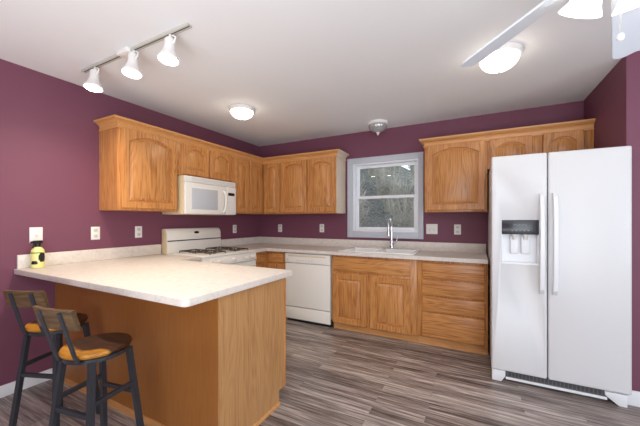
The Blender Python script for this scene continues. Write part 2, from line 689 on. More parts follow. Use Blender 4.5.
shrub_spots = [(1.75, 3.0), (0.3, 3.2), (1.2, 4.5), (-0.4, 4.8), (2.2, 5.6), (0.5, 6.1), (-1.3, 6.4), (1.4, 7.4), (-0.3, 7.8),
               (-2.1, 8.2), (0.8, 9.2), (-1.2, 9.6), (-3.4, 10.6), (-2.2, 11.0), (-0.4, 11.2)]
for i, (sx, sy) in enumerate(shrub_spots):
    mb = MB()
    for k in range(54):
        a = random.uniform(0, 2 * PI)
        sp = random.uniform(.1, .52)
        h = random.uniform(.7, 1.7)
        p0 = Vector((random.uniform(-.12, .12), random.uniform(-.12, .12), -0.05))
        p3 = Vector((sp * math.cos(a), sp * math.sin(a), h))
        p1 = p0.lerp(p3, .4) + Vector((random.uniform(-.08, .08), random.uniform(-.08, .08), .18))
        p2 = p0.lerp(p3, .75) + Vector((random.uniform(-.1, .1), random.uniform(-.1, .1), .12))
        mb.tube([p0, p1, p2, p3], [.013, .011, .009, .006], seg=4)
        for q in range(6):
            b0 = p1.lerp(p3, random.uniform(.1, .8))
            b1 = b0 + Vector((random.uniform(-.22, .22), random.uniform(-.2, .2), random.uniform(-.12, .24)))
            mb.tube([b0, b1], [.007, .004], seg=3)
    o = obj('bare_shrub', mb, M['bark'], None, (sx, sy, hill_z(sy, sx)))
    tag(o, 'bare twiggy winter shrub on the slope outside the sink window', 'shrub', 'bare shrubs on the slope outside')


# ------------------------------------------------------------------ cabinet doors and drawers
def opening(x0, x1, z0, z1, rise, n=11):
    """closed outline: bottom left, bottom right, then the top edge from right to left, arched by rise"""
    pts = [(x0, z0), (x1, z0)]
    for k in range(n):
        s = k / (n - 1)
        x = x1 + (x0 - x1) * s
        q = max(0.0, 1 - ((s - .5) / .5) ** 2)
        pts.append((x, z1 - rise + rise * q))
    return pts


def door(parent, x0, z0, w, h, y, arch=0.0, stile=0.056, rail=0.056, t=0.022, mat_f='oak_v', mat_p='oak_v', name='door'):
    """raised panel door, front faces local -y at y - t"""
    n = 11
    bm = bmesh.new()
    io = opening(stile, w - stile, rail, h - (0.042 if arch else rail), arch, n)
    outer = [(0, 0), (w, 0)] + [(w if k == 0 else (0 if k == n - 1 else io[2 + k][0]), h) for k in range(n)]
    yf = -t

    def ring(pts, yy):
        return [bm.verts.new((p[0], yy, p[1])) for p in pts]

    def grow(pts, d):
        xs = [p[0] for p in pts]
        zs = [p[1] for p in pts]
        cx, cz = (min(xs) + max(xs)) / 2, (min(zs) + max(zs)) / 2
        fx = 1 - 2 * d / (max(xs) - min(xs))
        fz = 1 - 2 * d / (max(zs) - min(zs))
        return [(cx + (p[0] - cx) * fx, cz + (p[1] - cz) * fz) for p in pts]
    back = ring(outer, 0)
    side = ring(outer, yf + .004)
    edge = ring([(min(max(p[0], .004), w - .004), min(max(p[1], .004), h - .004)) for p in outer], yf)
    inn = ring(io, yf)
    lip = ring(grow(io, .003), yf + .016)
    loops = [back, side, edge, inn, lip]
    k = len(back)
    for A, B in zip(loops, loops[1:]):
        for i in range(k):
            try:
                bm.faces.new((A[i], A[(i + 1) % k], B[(i + 1) % k], B[i]))
            except ValueError:
                pass
    bm.faces.new(back[::-1])
    bm.faces.new(lip)
    bmesh.ops.recalc_face_normals(bm, faces=bm.faces[:])
    mb = MB()
    mb._merge(bm)
    d = obj(name, mb, M[mat_f], parent, (x0, y, z0))
    # raised centre panel
    bm = bmesh.new()
    g0 = grow(io, .012)
    a = ring(g0, yf + .0159)
    b_ = ring(grow(g0, .002), yf + .0145)
    dd = min(.028, (w - 2 * stile) * .28)
    c_ = ring(grow(g0, dd), yf + .0005)
    loops = [a, b_, c_]
    for A, B in zip(loops, loops[1:]):
        for i in range(k):
            bm.faces.new((A[i], A[(i + 1) % k], B[(i + 1) % k], B[i]))
    bm.faces.new(c_)
    bm.faces.new(a[::-1])
    bmesh.ops.recalc_face_normals(bm, faces=bm.faces[:])
    mb = MB()
    mb._merge(bm)
    obj('raised_panel', mb, M[mat_p], d)
    return d


def drawer(parent, x0, z0, w, h, y, t=0.019, name='drawer_front'):
    return obj(name, MB().box(0, -t, 0, w, 0, h, .009, 3), M['oak_h'], parent, (x0, y, z0))


UD = 0.311          # wall cabinet depth to the door face
FY = -(UD - .019)   # face frame plane in local y


def wall_cabinet(label, loc, rotz, w, h, doors, end=None, name='wall_cabinet', group='oak wall cabinets', backgap=0.002):
    """local frame: x along the wall, front towards -y, z up from the underside"""
    t = thing(name, label, 'cabinet', loc, rotz, group)
    c = MB()
    c.box(0.001, FY + .019, 0, w - .001, -backgap, h)
    obj('carcass', c, M['oak_v'], t)
    f = MB()
    xs = [0.0] + [v for d in doors for v in (d[0], d[0] + d[2])] + [w]
    f.box(.0005, FY, 0, xs[1] + .012, FY + .0189, h, .001)
    f.box(xs[-2] - .012, FY, 0, w - .0005, FY + .0189, h, .001)
    for a, b_ in zip(xs[2:-2:2], xs[3:-2:2]):
        f.box(a - .012, FY, .0, b_ + .012, FY + .0188, h, .001)
    f.box(.02, FY + .0005, h - .05, w - .02, FY + .0187, h - .0005, .001)
    f.box(.02, FY + .0005, .0005, w - .02, FY + .0187, .04, .001)
    obj('face_frame', f, M['oak_v'], t)
    for (x0, z0, dw, dh, arch) in doors:
        door(t, x0, z0, dw, dh, FY - .0005, arch, stile=min(.056, dw * .21))
    if end:
        e = MB()
        if end[0] == 'left':
            e.box(-.004, FY + .001, .001, .0008, -backgap, h - .001)
        else:
            e.box(w - .0008, FY + .001, .001, w + .004, -backgap, h - .001)
        obj('end_panel', e, M[end[1]], t, label=end[2])
    return t


UB, UT = 1.370, 2.117
L90 = R(90)
wall_cabinet('wide single-door oak wall cabinet at the near end, left of the microwave', (0.0, -2.280, UB), L90, .580, UT - UB,
             [(.026, .020, .544, .706, .065)], ('left', 'oak_v', 'plain oak end panel'))
wall_cabinet('short two-door oak wall cabinet directly above the microwave', (0.0, -1.699, 1.754), L90, .790, UT - 1.754,
             [(.044, .016, .358, .328, .055), (.428, .016, .346, .328, .055)])
wall_cabinet('narrow two-door oak wall cabinet on the left wall between microwave and corner', (0.0, -0.908, UB), L90, .905, UT - UB,
             [(.046, .020, .252, .700, .035), (.330, .020, .250, .700, .035)])
wall_cabinet('narrowest single-door oak wall cabinet, on the back wall right beside the corner', (0.3125, 0.0, UB), 0, .300, UT - UB,
             [(.035, .020, .240, .700, .035)])
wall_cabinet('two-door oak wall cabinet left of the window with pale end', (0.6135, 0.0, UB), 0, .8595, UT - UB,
             [(.020, .020, .405, .700, .05), (.452, .020, .388, .700, .05)], ('right', 'oak_glare', 'oak end panel with window glare in its colour'))
wall_cabinet('single-door oak wall cabinet between window and fridge', (2.550, 0.0, UB), 0, .604, UT - UB,
             [(.022, .020, .562, .706, .065)], ('left', 'oak_v', 'plain oak end panel'))
wall_cabinet('low two-door oak wall cabinet above the white fridge', (3.1545, 0.0, 1.800), 0, .829, UT - 1.800,
             [(.022, .018, .352, .275, .045), (.458, .018, .300, .275, .045)])


def crown_pts():
    """profile in (outward, z) measured from the cabinet face and top"""
    return [(-.018, -.032), (.011, -.032), (.013, -.022), (.004, -.018), (.005, .000), (.012, .016), (.026, .028), (.036, .031), (.036, .037), (.051, .039), (.053, .056), (-.018, .056)]


def crown(path, mb):
    """path: list of (x, y, nx, ny) corner positions with mitred outward vectors"""
    t = bmesh.new()
    rings = []
    for (x, y, mx, my) in path:
        rings.append([t.verts.new((x + mx * d, y + my * d, z)) for d, z in crown_pts()])
    k = len(rings[0])
    for A, B in zip(rings, rings[1:]):
        for i in range(k):
            t.faces.new((A[i], A[(i + 1) % k], B[(i + 1) % k], B[i]))
    t.faces.new(rings[0])
    t.faces.new(rings[-1][::-1])
    bmesh.ops.recalc_face_normals(t, faces=t.faces[:])
    mb._merge(t)


CF = UD - .019 + .001
cm = thing('crown_moulding', 'long L-shaped oak crown moulding topping the wall cabinets left of the window', 'moulding', (CF, -2.284, UT + .0005))
mb = MB()
crown([(.019 - CF, 0, 0, -1), (0, 0, 1, -1), (0, 2.284 - CF, 1, -1), (1.477 - CF, 2.284 - CF, 1, -1)], mb)
o = obj('front_run', mb, M['oak_trim'], cm)
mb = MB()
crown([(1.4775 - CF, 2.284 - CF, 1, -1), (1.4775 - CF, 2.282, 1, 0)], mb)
obj('window_end_return', mb, M['oak_glare'], cm, label='oak end return with window glare in its colour')
cm2 = thing('crown_moulding', 'short oak crown moulding over the cabinet beside the window and above the fridge', 'moulding', (2.546, -CF, UT + .0005))
mb = MB()
crown([(0, CF - .002, -1, 0), (0, 0, -1, -1), (XR - .003 - 2.546, 0, 0, -1)], mb)
obj('front_run', mb, M['oak_trim'], cm2)

# ------------------------------------------------------------------ base cabinets, back wall
BF = -0.573         # face frame front plane; door faces at -.592


def base_unit(name, label, x0, w, doors=(), drawers=(), toe=True):
    t = thing(name, label, 'cabinet', (x0, 0, 0), 0, 'oak base cabinets')
    c = MB()
    c.box(.001, BF + .019, .092, .018, -.004, CB - .002)
    c.box(w - .018, BF + .019, .092, w - .001, -.004, CB - .002)
    c.box(.018, BF + .019, .092, w - .018, -.004, .11)
    c.box(.018, -.016, .11, w - .018, -.004, CB - .002)
    obj('carcass', c, M['oak_v'], t)
    f = MB()
    f.box(.0005, BF, .094, w - .0005, BF + .0188, CB - .003, .001)
    obj('face_frame', f, M['oak_v'], t)
    for (x, z, dw, dh) in doors:
        door(t, x, z, dw, dh, BF - .0005, 0, stile=min(.06, dw * .18), rail=.06)
    for (x, z, dw, dh) in drawers:
        drawer(t, x, z, dw, dh, BF - .0005)
    if toe:
        obj('toe_kick', MB().box(.001, -.528, 0.0, w - .001, -.512, .091), M['oak_trim'], t)
    return t


base_unit('sink_cabinet', 'oak base cabinet under the sink with two panelled doors', 1.5445, .966,
          doors=[(.020, .088, .405, .575), (.470, .088, .430, .575)], drawers=[(.020, .692, .880, .158)])
base_unit('drawer_cabinet', 'oak base cabinet with four stacked drawers next to the fridge', 2.5115, .640,
          drawers=[(.050, .692, .565, .160), (.050, .527, .565, .150), (.050, .364, .565, .148), (.050, .100, .565, .248)])

# corner cabinet: an L in plan
t = thing('corner_cabinet', 'oak corner base cabinet between the range and the dishwasher', 'cabinet', (0.002, -.002, 0), 0, 'oak base cabinets')
t2 = MB()
t2.prism([(.004, -.868), (.570, -.868), (.570, -.570), (.878, -.570), (.878, -.004), (.004, -.004)], 'z', .092, CB - .003)
obj('carcass', t2, M['oak_v'], t)
obj('toe_kick', MB().prism([(.01, -.86), (.52, -.86), (.52, -.52), (.87, -.52), (.87, -.50), (.50, -.50), (.50, -.84), (.01, -.84)], 'z', 0, .0915), M['oak_trim'], t)
drawer(t, .622, .735, .225, .115, -.5705)
door(t, .622, .105, .225, .612, -.5705, 0, stile=.045)
ds = drawer(t, .5705, .735, .215, .115, 0)
ds.rotation_euler = (0, 0, L90)
ds.location = (.5705, -.845, .735)
dd = door(t, .5705, .105, .215, .612, 0, 0, stile=.045)
dd.rotation_euler = (0, 0, L90)
dd.location = (.5705, -.845, .105)

# ------------------------------------------------------------------ dishwasher
t = thing('dishwasher', 'cream white built-in dishwasher left of the sink cabinet', 'dishwasher', (.893, 0, 0))
DWW = .640
obj('tub', MB().box(.006, -.560, .10, DWW - .006, -.03, CB - .012), M['cream_plastic'], t)
d = MB().box(.006, -.600, .205, DWW - .006, -.562, .742, .006, 3)
obj('door', d, M['cream'], t)
cp = MB().box(.006, -.604, .747, DWW - .006, -.562, .866, .006, 3)
cpo = obj('control_panel', cp, M['cream'], t)
obj('latch_recess', MB().box(.05, -.6055, .829, DWW - .06, -.6035, .845, .0008), M['almond'], cpo, label='beige strip handle')
for k in range(6):
    obj('button', MB().box(.17 + k * .042, -.6065, .778, .196 + k * .042, -.6038, .788, .001), M['socket'], cpo)
obj('dial', MB().lathe([(.013, 0), (.012, .010), (0, .010)], 20, Matrix.Translation((.045, -.6038, .785)) @ Matrix.Rotation(R(90), 4, 'X')), M['socket'], cpo)
obj('kick_panel', MB().box(.006, -.592, .045, DWW - .006, -.562, .195, .005, 2), M['cream'], t)
obj('foot_rail', MB().box(.012, -.545, 0.0, DWW - .012, -.525, .0995), M['black'], t)

# ------------------------------------------------------------------ worktops
SX0, SX1, SY0, SY1 = 1.655, 2.455, -.560, -.095   # sink cutout
bt = thing('countertop', 'speckled cream worktop running from the corner to the fridge', 'countertop', (1.6, -.3, CB), 0, 'cream worktops')


def w2(mb, base):
    return mb.xform(Matrix.Translation((-base[0], -base[1], -base[2])))


BB = (1.6, -.3, CB)
mb = MB()
CD = -.633
mb.prism([(.001, -.875), (.633, -.875), (.633, CD), (SX0, CD), (SX0, -.001), (.001, -.001)], 'z', CB, CT)
mb.box(SX0, CD, CB, SX1, SY0, CT)
mb.box(SX0, SY1, CB, SX1, -.001, CT)
mb.box(SX1, CD, CB, 3.150, -.001, CT)
obj('worktop', w2(mb, BB), M['lam'], bt)
mb = MB()
mb.box(.001, -.875, CT, .020, -.0205, 1.020, .003)
mb.box(.001, -.020, CT, 3.150, -.001, 1.020, .003)
obj('backsplash', w2(mb, BB), M['lam'], bt)

PB = (.9, -2.4, CB)
pt = thing('countertop', 'speckled cream peninsula worktop with clipped corners', 'countertop', PB, 0, 'cream worktops')
mb = MB()
mb.prism([(.001, -2.853), (1.848, -2.853), (1.864, -2.847), (1.873, -2.830), (1.873, -1.958), (1.865, -1.941), (1.848, -1.934), (.633, -1.934), (.633, -1.684), (.001, -1.684)],
         'z', CB, CT, .004)
obj('worktop', w2(mb, PB), M['lam'], pt)
obj('backsplash', w2(MB().box(.001, -2.838, CT, .020, -1.684, 1.020, .003), PB), M['lam'], pt)

# ------------------------------------------------------------------ peninsula base
PEN = (.95, -2.29, 0)
pn = thing('peninsula_cabinet', 'brown oak peninsula base with plain panels behind the bar stools', 'cabinet', PEN)
PY0, PY1, PX = -2.607, -1.981, 1.834
obj('carcass', w2(MB().box(.004, PY0 + .007, .095, PX - .013, PY1 - .020, CB - .002), PEN), M['oak_v'], pn)
obj('plinth', w2(MB().box(.004, PY0 + .007, .0, PX - .013, PY1 - .085, .094), PEN), M['oak_v'], pn)
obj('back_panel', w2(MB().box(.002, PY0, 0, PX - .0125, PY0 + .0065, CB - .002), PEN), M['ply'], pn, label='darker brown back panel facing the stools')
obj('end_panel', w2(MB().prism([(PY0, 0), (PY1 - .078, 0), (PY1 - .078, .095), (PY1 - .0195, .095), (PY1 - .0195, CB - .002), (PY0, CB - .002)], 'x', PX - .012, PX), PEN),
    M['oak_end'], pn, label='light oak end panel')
obj('face_frame', w2(MB().box(.64, PY1 - .019, .095, PX + .003, PY1, CB - .002, .001), PEN), M['oak_v'], pn)
for k in range(2):
    dk = door(pn, 0, 0, .50, .72, 0, 0)
    dk.location = (PX - .04 - .55 * k - PEN[0], PY1 + .0005 - PEN[1], .12)
    dk.rotation_euler = (0, 0, PI)
obj('base_trim', w2(MB().prism([(PY0 - .0125, 0), (PY0 - .0005, 0), (PY0 - .0005, .042), (PY0 - .008, .042)], 'x', .016, PX - .001), PEN), M['oak_trim'], pn, label='light oak base strip')
mb = MB().prism([(0, 0), (.012, 0), (.010, .012), (0, .020)], 'y', PY0 - .012, PY1 - .080)
mb.xform(Matrix.Translation((PX + .0005, 0, 0)))
obj('shoe_moulding', w2(mb, PEN), M['oak_trim'], pn, label='light oak shoe strip')
fb = thing('base_cabinet', 'narrow oak base cabinet between peninsula and range', 'cabinet', (0.0, -1.975, 0), L90, 'oak base cabinets')
obj('carcass', MB().box(.0, -.57, .0, .285, -.004, CB - .003), M['oak_v'], fb)
door(fb, .02, .10, .245, .74, -.5705, 0, stile=.045)

# ------------------------------------------------------------------ range
RG = thing('gas_range', 'cream white gas range with black grates against the left wall', 'range', (0.0, -1.680, 0), L90)
RW = .800
obj('body', MB().box(.002, -.630, .02, RW - .002, -.02, .895, .003), M['cream'], RG)
for fx in (.05, RW - .05):
    for fy in (-.56, -.09):
        obj('foot', MB().lathe([(.018, 0), (.018, .0195)], 14, Matrix.Translation((fx, fy, 0))), M['black'], RG)
ctop = obj('cooktop', MB().box(.001, -.655, .8955, RW - .001, -.095, .922, .006, 3), M['cream'], RG)
for bx in (.235, .60):
    for by in (-.50, -.25):
        obj('burner', MB().lathe([(.060, .9222), (.058, .926), (.034, .927), (.034, .931), (.028, .934), (0, .934)], 24, Matrix.Translation((bx, by, 0))), M['iron'], ctop)


def grate(bx, by):
    g = MB()
    s = .105
    z = .940
    for (a, b_) in (((-s, -s), (s, -s)), ((s, -s), (s, s)), ((s, s), (-s, s)), ((-s, s), (-s, -s))):
        g.tube([(bx + a[0], by + a[1], z), (bx + b_[0], by + b_[1], z)], .006, 8)
    for dx, dy in ((1, 0), (-1, 0), (0, 1), (0, -1)):
        g.tube([(bx + dx * s, by + dy * s, z), (bx + dx * s * .35, by + dy * s * .35, z + .006)], .0055, 8)
    for dx, dy in ((1, 1), (-1, 1), (1, -1), (-1, -1)):
        g.tube([(bx + dx * s, by + dy * s, z), (bx + dx * s * 1.05, by + dy * s * 1.05, .9222)], .006, 8)
    obj('grate', g, M['iron'], RG, label='black cast iron grate')


for bx in (.235, .60):
    for by in (-.50, -.25):
        grate(bx, by)
bgp = [(-.012, .90), (-.094, .90), (-.094, 1.05), (-.089, 1.13), (-.078, 1.162), (-.058, 1.183), (-.030, 1.188), (-.012, 1.184)]
bgo = obj('backguard', MB().prism(bgp, 'x', .010, RW - .020, .004), M['cream'], RG)
obj('side_cap', MB().prism([(y * 1.0, z - .001) for y, z in bgp], 'x', .002, .0095, .001), M['almond'], bgo, label='beige end cap')
obj('vent_slot', MB().box(.014, -.0965, 1.046, RW - .024, -.0938, 1.058, .001), M['slot'], bgo)
obj('clock_emblem', MB().lathe([(.036, 0), (.034, .003), (0, .003)], 28, Matrix.Translation((.40, -.0890, 1.137)) @ Matrix.Rotation(R(78), 4, 'X') @ Matrix.Scale(.42, 4, (0, 1, 0))), M['display'], bgo, label='dark oval emblem')
obj('nameplate', MB().box(.385, -.0958, 1.082, .425, -.0935, 1.088, .0008), M['socket'], bgo)
cpan = obj('control_panel', MB().prism([(-.632, .80), (-.672, .805), (-.660, .892), (-.632, .894)], 'x', .002, RW - .002, .003), M['cream'], RG)
for kx in (.08, .19, .40, .61, .72):
    kb = obj('knob', MB().lathe([(.024, 0), (.022, .012), (.014, .013), (.012, .030), (0, .030)], 20, Matrix.Translation((kx, -.668, .847)) @ Matrix.Rotation(R(83), 4, 'X')), M['cream_plastic'], cpan)
    obj('knob_grip', MB().box(kx - .004, -.712, .833, kx + .004, -.697, .869, .002), M['cream_plastic'], kb)
od = obj('oven_door', MB().box(.006, -.662, .225, RW - .006, -.632, .796, .006, 3), M['cream'], RG)
obj('oven_window', MB().box(.16, -.6635, .36, RW - .16, -.6615, .62, .001), M['ovenglass'], od)
obj('oven_handle', MB().tube([(.06, -.664, .745), (.06, -.70, .75), (RW - .06, -.70, .75), (RW - .06, -.664, .745)], .011, 10), M['cream'], od)
obj('storage_drawer', MB().box(.006, -.660, .05, RW - .006, -.632, .218, .006, 3), M['cream'], RG)

# ------------------------------------------------------------------ microwave
MW = thing('microwave', 'cream white over-the-range microwave under the short two-door cabinet', 'microwave', (0.0, -1.668, 1.344), L90)
W_, H_ = .748, .407
obj('body', MB().box(0.001, -0.3450, 0, W_, -.003, H_, .004), M['almond'], MW)
obj('vent_grille', MB().box(.002, -0.3650, H_ - .062, W_ - .001, -0.3460, H_ - .001, .004), M['cream'], MW)
vg = MW.children[-1]
sl = MB()
for k in range(6):
    sl.box(.09, -0.3665, H_ - .052 + k * .0075, W_ - .03, -0.3648, H_ - .0485 + k * .0075)
obj('vent_slots', sl, M['socket'], vg)
dr = obj('door', MB().box(.002, -0.3750, .004, .584, -0.3460, H_ - .066, .008, 3), M['cream'], MW)
obj('door_glass', MB().box(.085, -0.3765, .055, .445, -0.3745, H_ - .125, .002), M['mwglass'], dr, label='grey meshed window')
obj('door_handle', MB().tube([(.531, -0.3750, .03), (.534, -0.4030, .055), (.536, -0.4170, .12), (.536, -0.4190, .165), (.536, -0.4170, .21), (.534, -0.4030, .265), (.531, -0.3750, .285)], .013, 10), M['cream'], dr)
cp = obj('control_panel', MB().box(.588, -0.3750, .004, W_ - .001, -0.3460, H_ - .066, .006, 3), M['cream'], MW)
obj('display', MB().box(.611, -0.3765, .235, W_ - .03, -0.3745, .270, .001), M['display'], cp)
kp = 0
for r_ in range(5):
    for c_ in range(3):
        obj('button', MB().box(.614 + c_ * .036, -0.3763, .04 + r_ * .034, .640 + c_ * .036, -0.3747, .060 + r_ * .034, .001), M['plate'], cp)

# ------------------------------------------------------------------ refrigerator
FX = 3.160
FR = thing('refrigerator', 'tall white side-by-side fridge with in-door dispenser', 'refrigerator', (FX, 0, 0))
FW, FT, FB = .827, 1.787, .095
SPL = 3.526 - FX
FYF = -1.022
obj('body', MB().box(.008, -.950, .030, FW - .014, -.06, FT - .02, .006), M['fridge'], FR)


def boolean_cut(o, cutter_mb):
    me = bpy.data.meshes.new('cutter')
    cutter_mb.bm.to_mesh(me)
    cutter_mb.bm.free()
    co = bpy.data.objects.new('cutter', me)
    C.objects.link(co)
    co.parent = o.parent
    md = o.modifiers.new('cut', 'BOOLEAN')
    md.object = co
    md.solver = 'EXACT'
    dg = bpy.context.evaluated_depsgraph_get()
    nm = bpy.data.meshes.new_from_object(o.evaluated_get(dg))
    o.modifiers.clear()
    o.data = nm
    bpy.data.objects.remove(co)


DX0, DX1, DZ0, DZ1 = 3.232 - FX, 3.472 - FX, .940, 1.283
ld = obj('freezer_door', MB().box(.002, FYF, FB, SPL - .003, -.955, FT, .012, 3), M['fridge'], FR)
boolean_cut(ld, MB().box(DX0, FYF - .05, DZ0, DX1, FYF + .055, DZ1))
rd = obj('fridge_door', MB().box(SPL + .003, FYF, FB, FW, -.955, FT, .012, 3), M['fridge'], FR)
obj('door_gasket', MB().box(.012, -.956, FB + .01, FW - .01, -.949, FT - .03), M['slot'], FR)
dp = MB()
yb = FYF + .0545
dp.box(DX0 + .0005, FYF + .004, DZ0 + .0005, DX0 + .008, yb, DZ1 - .001)
dp.box(DX1 - .008, FYF + .004, DZ0 + .0005, DX1 - .0005, yb, DZ1 - .001)
dp.box(DX0 + .008, yb - .004, DZ0 + .0005, DX1 - .008, yb, DZ1 - .001)
dp.box(DX0 + .008, FYF + .002, DZ0 + .0005, DX1 - .008, yb - .004, DZ0 + .014)
niche = obj('dispenser_niche', dp, M['fridge_in'], ld)
for px in (.36, .66):
    w = DX1 - DX0
    obj('dispenser_paddle', MB().box(DX0 + px * w - .028, FYF + .026, 1.02, DX0 + px * w + .028, FYF + .040, 1.165, .008, 3), M['fridge_in'], niche)
    obj('dispenser_spout', MB().lathe([(.014, 1.130), (.022, 1.172)], 16, Matrix.Translation((DX0 + px * w, FYF + .028, 0))), M['socket'], niche)
dpan = obj('dispenser_panel', MB().box(DX0 + .0005, FYF - .003, 1.172, DX1 - .0005, FYF + .045, DZ1 - .0005, .003), M['glossblack'], ld, label='charcoal control panel')
fm = Matrix.Translation(((DX0 + DX1) / 2, FYF - .0032, 1.245)) @ Matrix.Rotation(R(90), 4, 'X')
lettering('FRIGIDAIRE', .017, M['greytext'], dpan, fm)
for k in range(5):
    obj('panel_button', MB().box(DX0 + .065 + k * .026, FYF - .0038, 1.198, DX0 + .077 + k * .026, FYF - .0028, 1.204), M['greytext'], dpan)


def fridge_handle(x, par):
    pts = [(x, FYF - .002, .735), (x, FYF - .030, .765), (x, FYF - .046, .90), (x, FYF - .050, 1.10), (x, FYF - .046, 1.32), (x, FYF - .030, 1.452), (x, FYF - .002, 1.480)]
    mb = MB()
    mb.tube(pts, 0, flat=(.0145, .009))
    h = obj('door_handle', mb, M['fridge_in'], par)
    md = h.modifiers.new('round', 'BEVEL')
    md.width = .005
    md.segments = 3
    return h


fridge_handle(3.486 - FX, ld)
fridge_handle(3.566 - FX, rd)
gr = obj('base_grille', MB().box(.10, -.990, .022, FW - .12, -.955, .088, .004), M['grille'], FR)
obj('grille_rail', MB().box(.10, -.997, .022, FW - .12, -.9905, .042, .003), M['fridge_in'], gr)
sl = MB()
for k in range(24):
    sl.box(.12 + k * .0235, -.9908, .050, .137 + k * .0235, -.9898, .082)
obj('grille_slots', sl, M['grille_dark'], gr)
obj('foot_cover', MB().prism([(.006, .0), (.006, .09), (.098, .09), (.098, .045), (.070, .0)], 'y', -1.005, -.955, .004), M['fridge_in'], FR)
obj('foot_cover', MB().prism([(FW - .018, .0), (FW - .018, .085), (FW - .135, .085), (FW - .135, .058), (FW - .075, .012), (FW - .060, .0)], 'y', -1.005, -.955, .004), M['fridge_in'], FR)
obj('rear_foot', MB().box(.05, -.14, 0, .10, -.09, .0295), M['black'], FR)
obj('rear_foot', MB().box(FW - .10, -.14, 0, FW - .05, -.09, .0295), M['black'], FR)

# ------------------------------------------------------------------ sink and tap
SK = (2.055, -.33, CT)
sk = thing('sink', 'white double-bowl drop-in sink under the window', 'sink', SK)
rim = MB()
a0, a1, b0, b1 = -.425, .425, -.255, .262
rim.box(a0, b0, .0005, a1, b0 + .045, .012, .005, 3)
rim.box(a0, b1 - .095, .0005, a1, b1, .012, .005, 3)
rim.box(a0, b0 + .03, .0005, a0 + .045, b1 - .08, .0118, .005, 3)
rim.box(a1 - .045, b0 + .03, .0005, a1, b1 - .08, .0118, .005, 3)
rim.box(-.020, b0 + .03, .0005, .020, b1 - .08, .0116, .005, 3)
obj('rim', rim, M['sink'], sk)
for (x0, x1) in ((a0 + .043, -.018), (.018, a1 - .043)):
    bw = MB()
    y0, y1 = b0 + .043, b1 - .093
    z0 = -.175
    bw.box(x0, y0, z0, x0 + .006, y1, .004)
    bw.box(x1 - .006, y0, z0, x1, y1, .004)
    bw.box(x0 + .006, y0, z0, x1 - .006, y0 + .006, .004)
    bw.box(x0 + .006, y1 - .006, z0, x1 - .006, y1, .004)
    bw.box(x0 + .006, y0 + .006, z0, x1 - .006, y1 - .006, z0 + .006)
    bo = obj('bowl', bw, M['sink'], sk)
    obj('drain', MB().lathe([(.040, z0 + .0062), (.038, z0 + .009), (0, z0 + .007)], 20, Matrix.Translation(((x0 + x1) / 2, (y0 + y1) / 2, 0))), M['chrome'], bo)

fc = thing('faucet', 'chrome gooseneck kitchen tap behind the sink', 'faucet', (2.135, -.112, CT + .0125))
obj('deck_plate', MB().box(-.125, -.028, 0, .125, .028, .008, .003, 3), M['chrome'], fc)
obj('base', MB().lathe([(.027, .008), (.027, .05), (.022, .06), (.022, .10), (.015, .11)], 24), M['chrome'], fc)
pts = [(0, 0, .10), (0, 0, .27)]
for k in range(1, 13):
    a = PI * k / 12
    pts.append((0, -.075 + .075 * math.cos(a), .27 + .085 * math.sin(a)))
pts.append((0, -.152, .235))
obj('spout', MB().tube(pts, .0135, 14), M['chrome'], fc)
obj('spray_head', MB().tube([(0, -.152, .245), (0, -.154, .215), (0, -.156, .165), (0, -.156, .155)], [.0145, .017, .021, .019], 16), M['chrome'], fc)
obj('lever', MB().tube([(.018, 0, .075), (.045, 0, .080), (.062, -.002, .105), (.070, -.004, .150)], [.012, .012, .008, .006], 12), M['chrome'], fc)


# ------------------------------------------------------------------ outlets and switches
def outlet(label, loc, rotz, w=.072, h=.116):
    t = thing('wall_outlet', label, 'outlet', loc, rotz, 'white wall outlets')
    obj('cover_plate', MB().box(-w / 2, -.006, -h / 2, w / 2, -.0008, h / 2, .003, 2), M['plate'], t)
    for s in (-1, 1):
        so = obj('socket', MB().box(-.017, -.0085, s * .026 - .016, .017, -.0055, s * .026 + .016, .005, 3), M['socket'], t)
        ss = MB()
        ss.box(-.008, -.0092, s * .026 - .004, -.0055, -.0084, s * .026 + .008)
        ss.box(.0055, -.0092, s * .026 - .004, .008, -.0084, s * .026 + .008)
        ss.box(-.002, -.0092, s * .026 - .012, .002, -.0084, s * .026 - .008)
        obj('socket_slots', ss, M['slot'], so)
    return t


def switch(label, loc, rotz, gangs=1, w=None):
    w = w or .046 * gangs + .03
    t = thing('light_switch', label, 'switch', loc, rotz)
    obj('cover_plate', MB().box(-w / 2, -.006, -.060, w / 2, -.0008, .060, .003, 2), M['plate'], t)
    for g in range(gangs):
        x = (g - (gangs - 1) / 2) * .046
        obj('toggle', MB().box(x - .006, -.018, -.016, x + .006, -.0055, .004, .003, 2), M['socket'], t)
    return t


switch('white switch plate on the purple wall above the spray bottle', (0, -2.726, 1.166), L90, 1, .080)
outlet('white outlet on the left wall just before the near end of the wall cabinets', (0, -2.314, 1.164), L90)
outlet('white outlet on the left wall under the wide single-door wall cabinet', (0, -1.924, 1.162), L90)
outlet('white outlet on the left wall between range and corner', (0, -.551, 1.156), L90)
outlet('white outlet on the back wall closest to the corner', (.402, 0, 1.160), 0)
outlet('white outlet on the back wall just left of the window', (1.117, 0, 1.168), 0)
switch('double white switch plate on the back wall right of the window', (2.586, 0, 1.176), 0, 2, .128)
outlet('white outlet on the back wall beside the fridge', (2.864, 0, 1.174), 0)

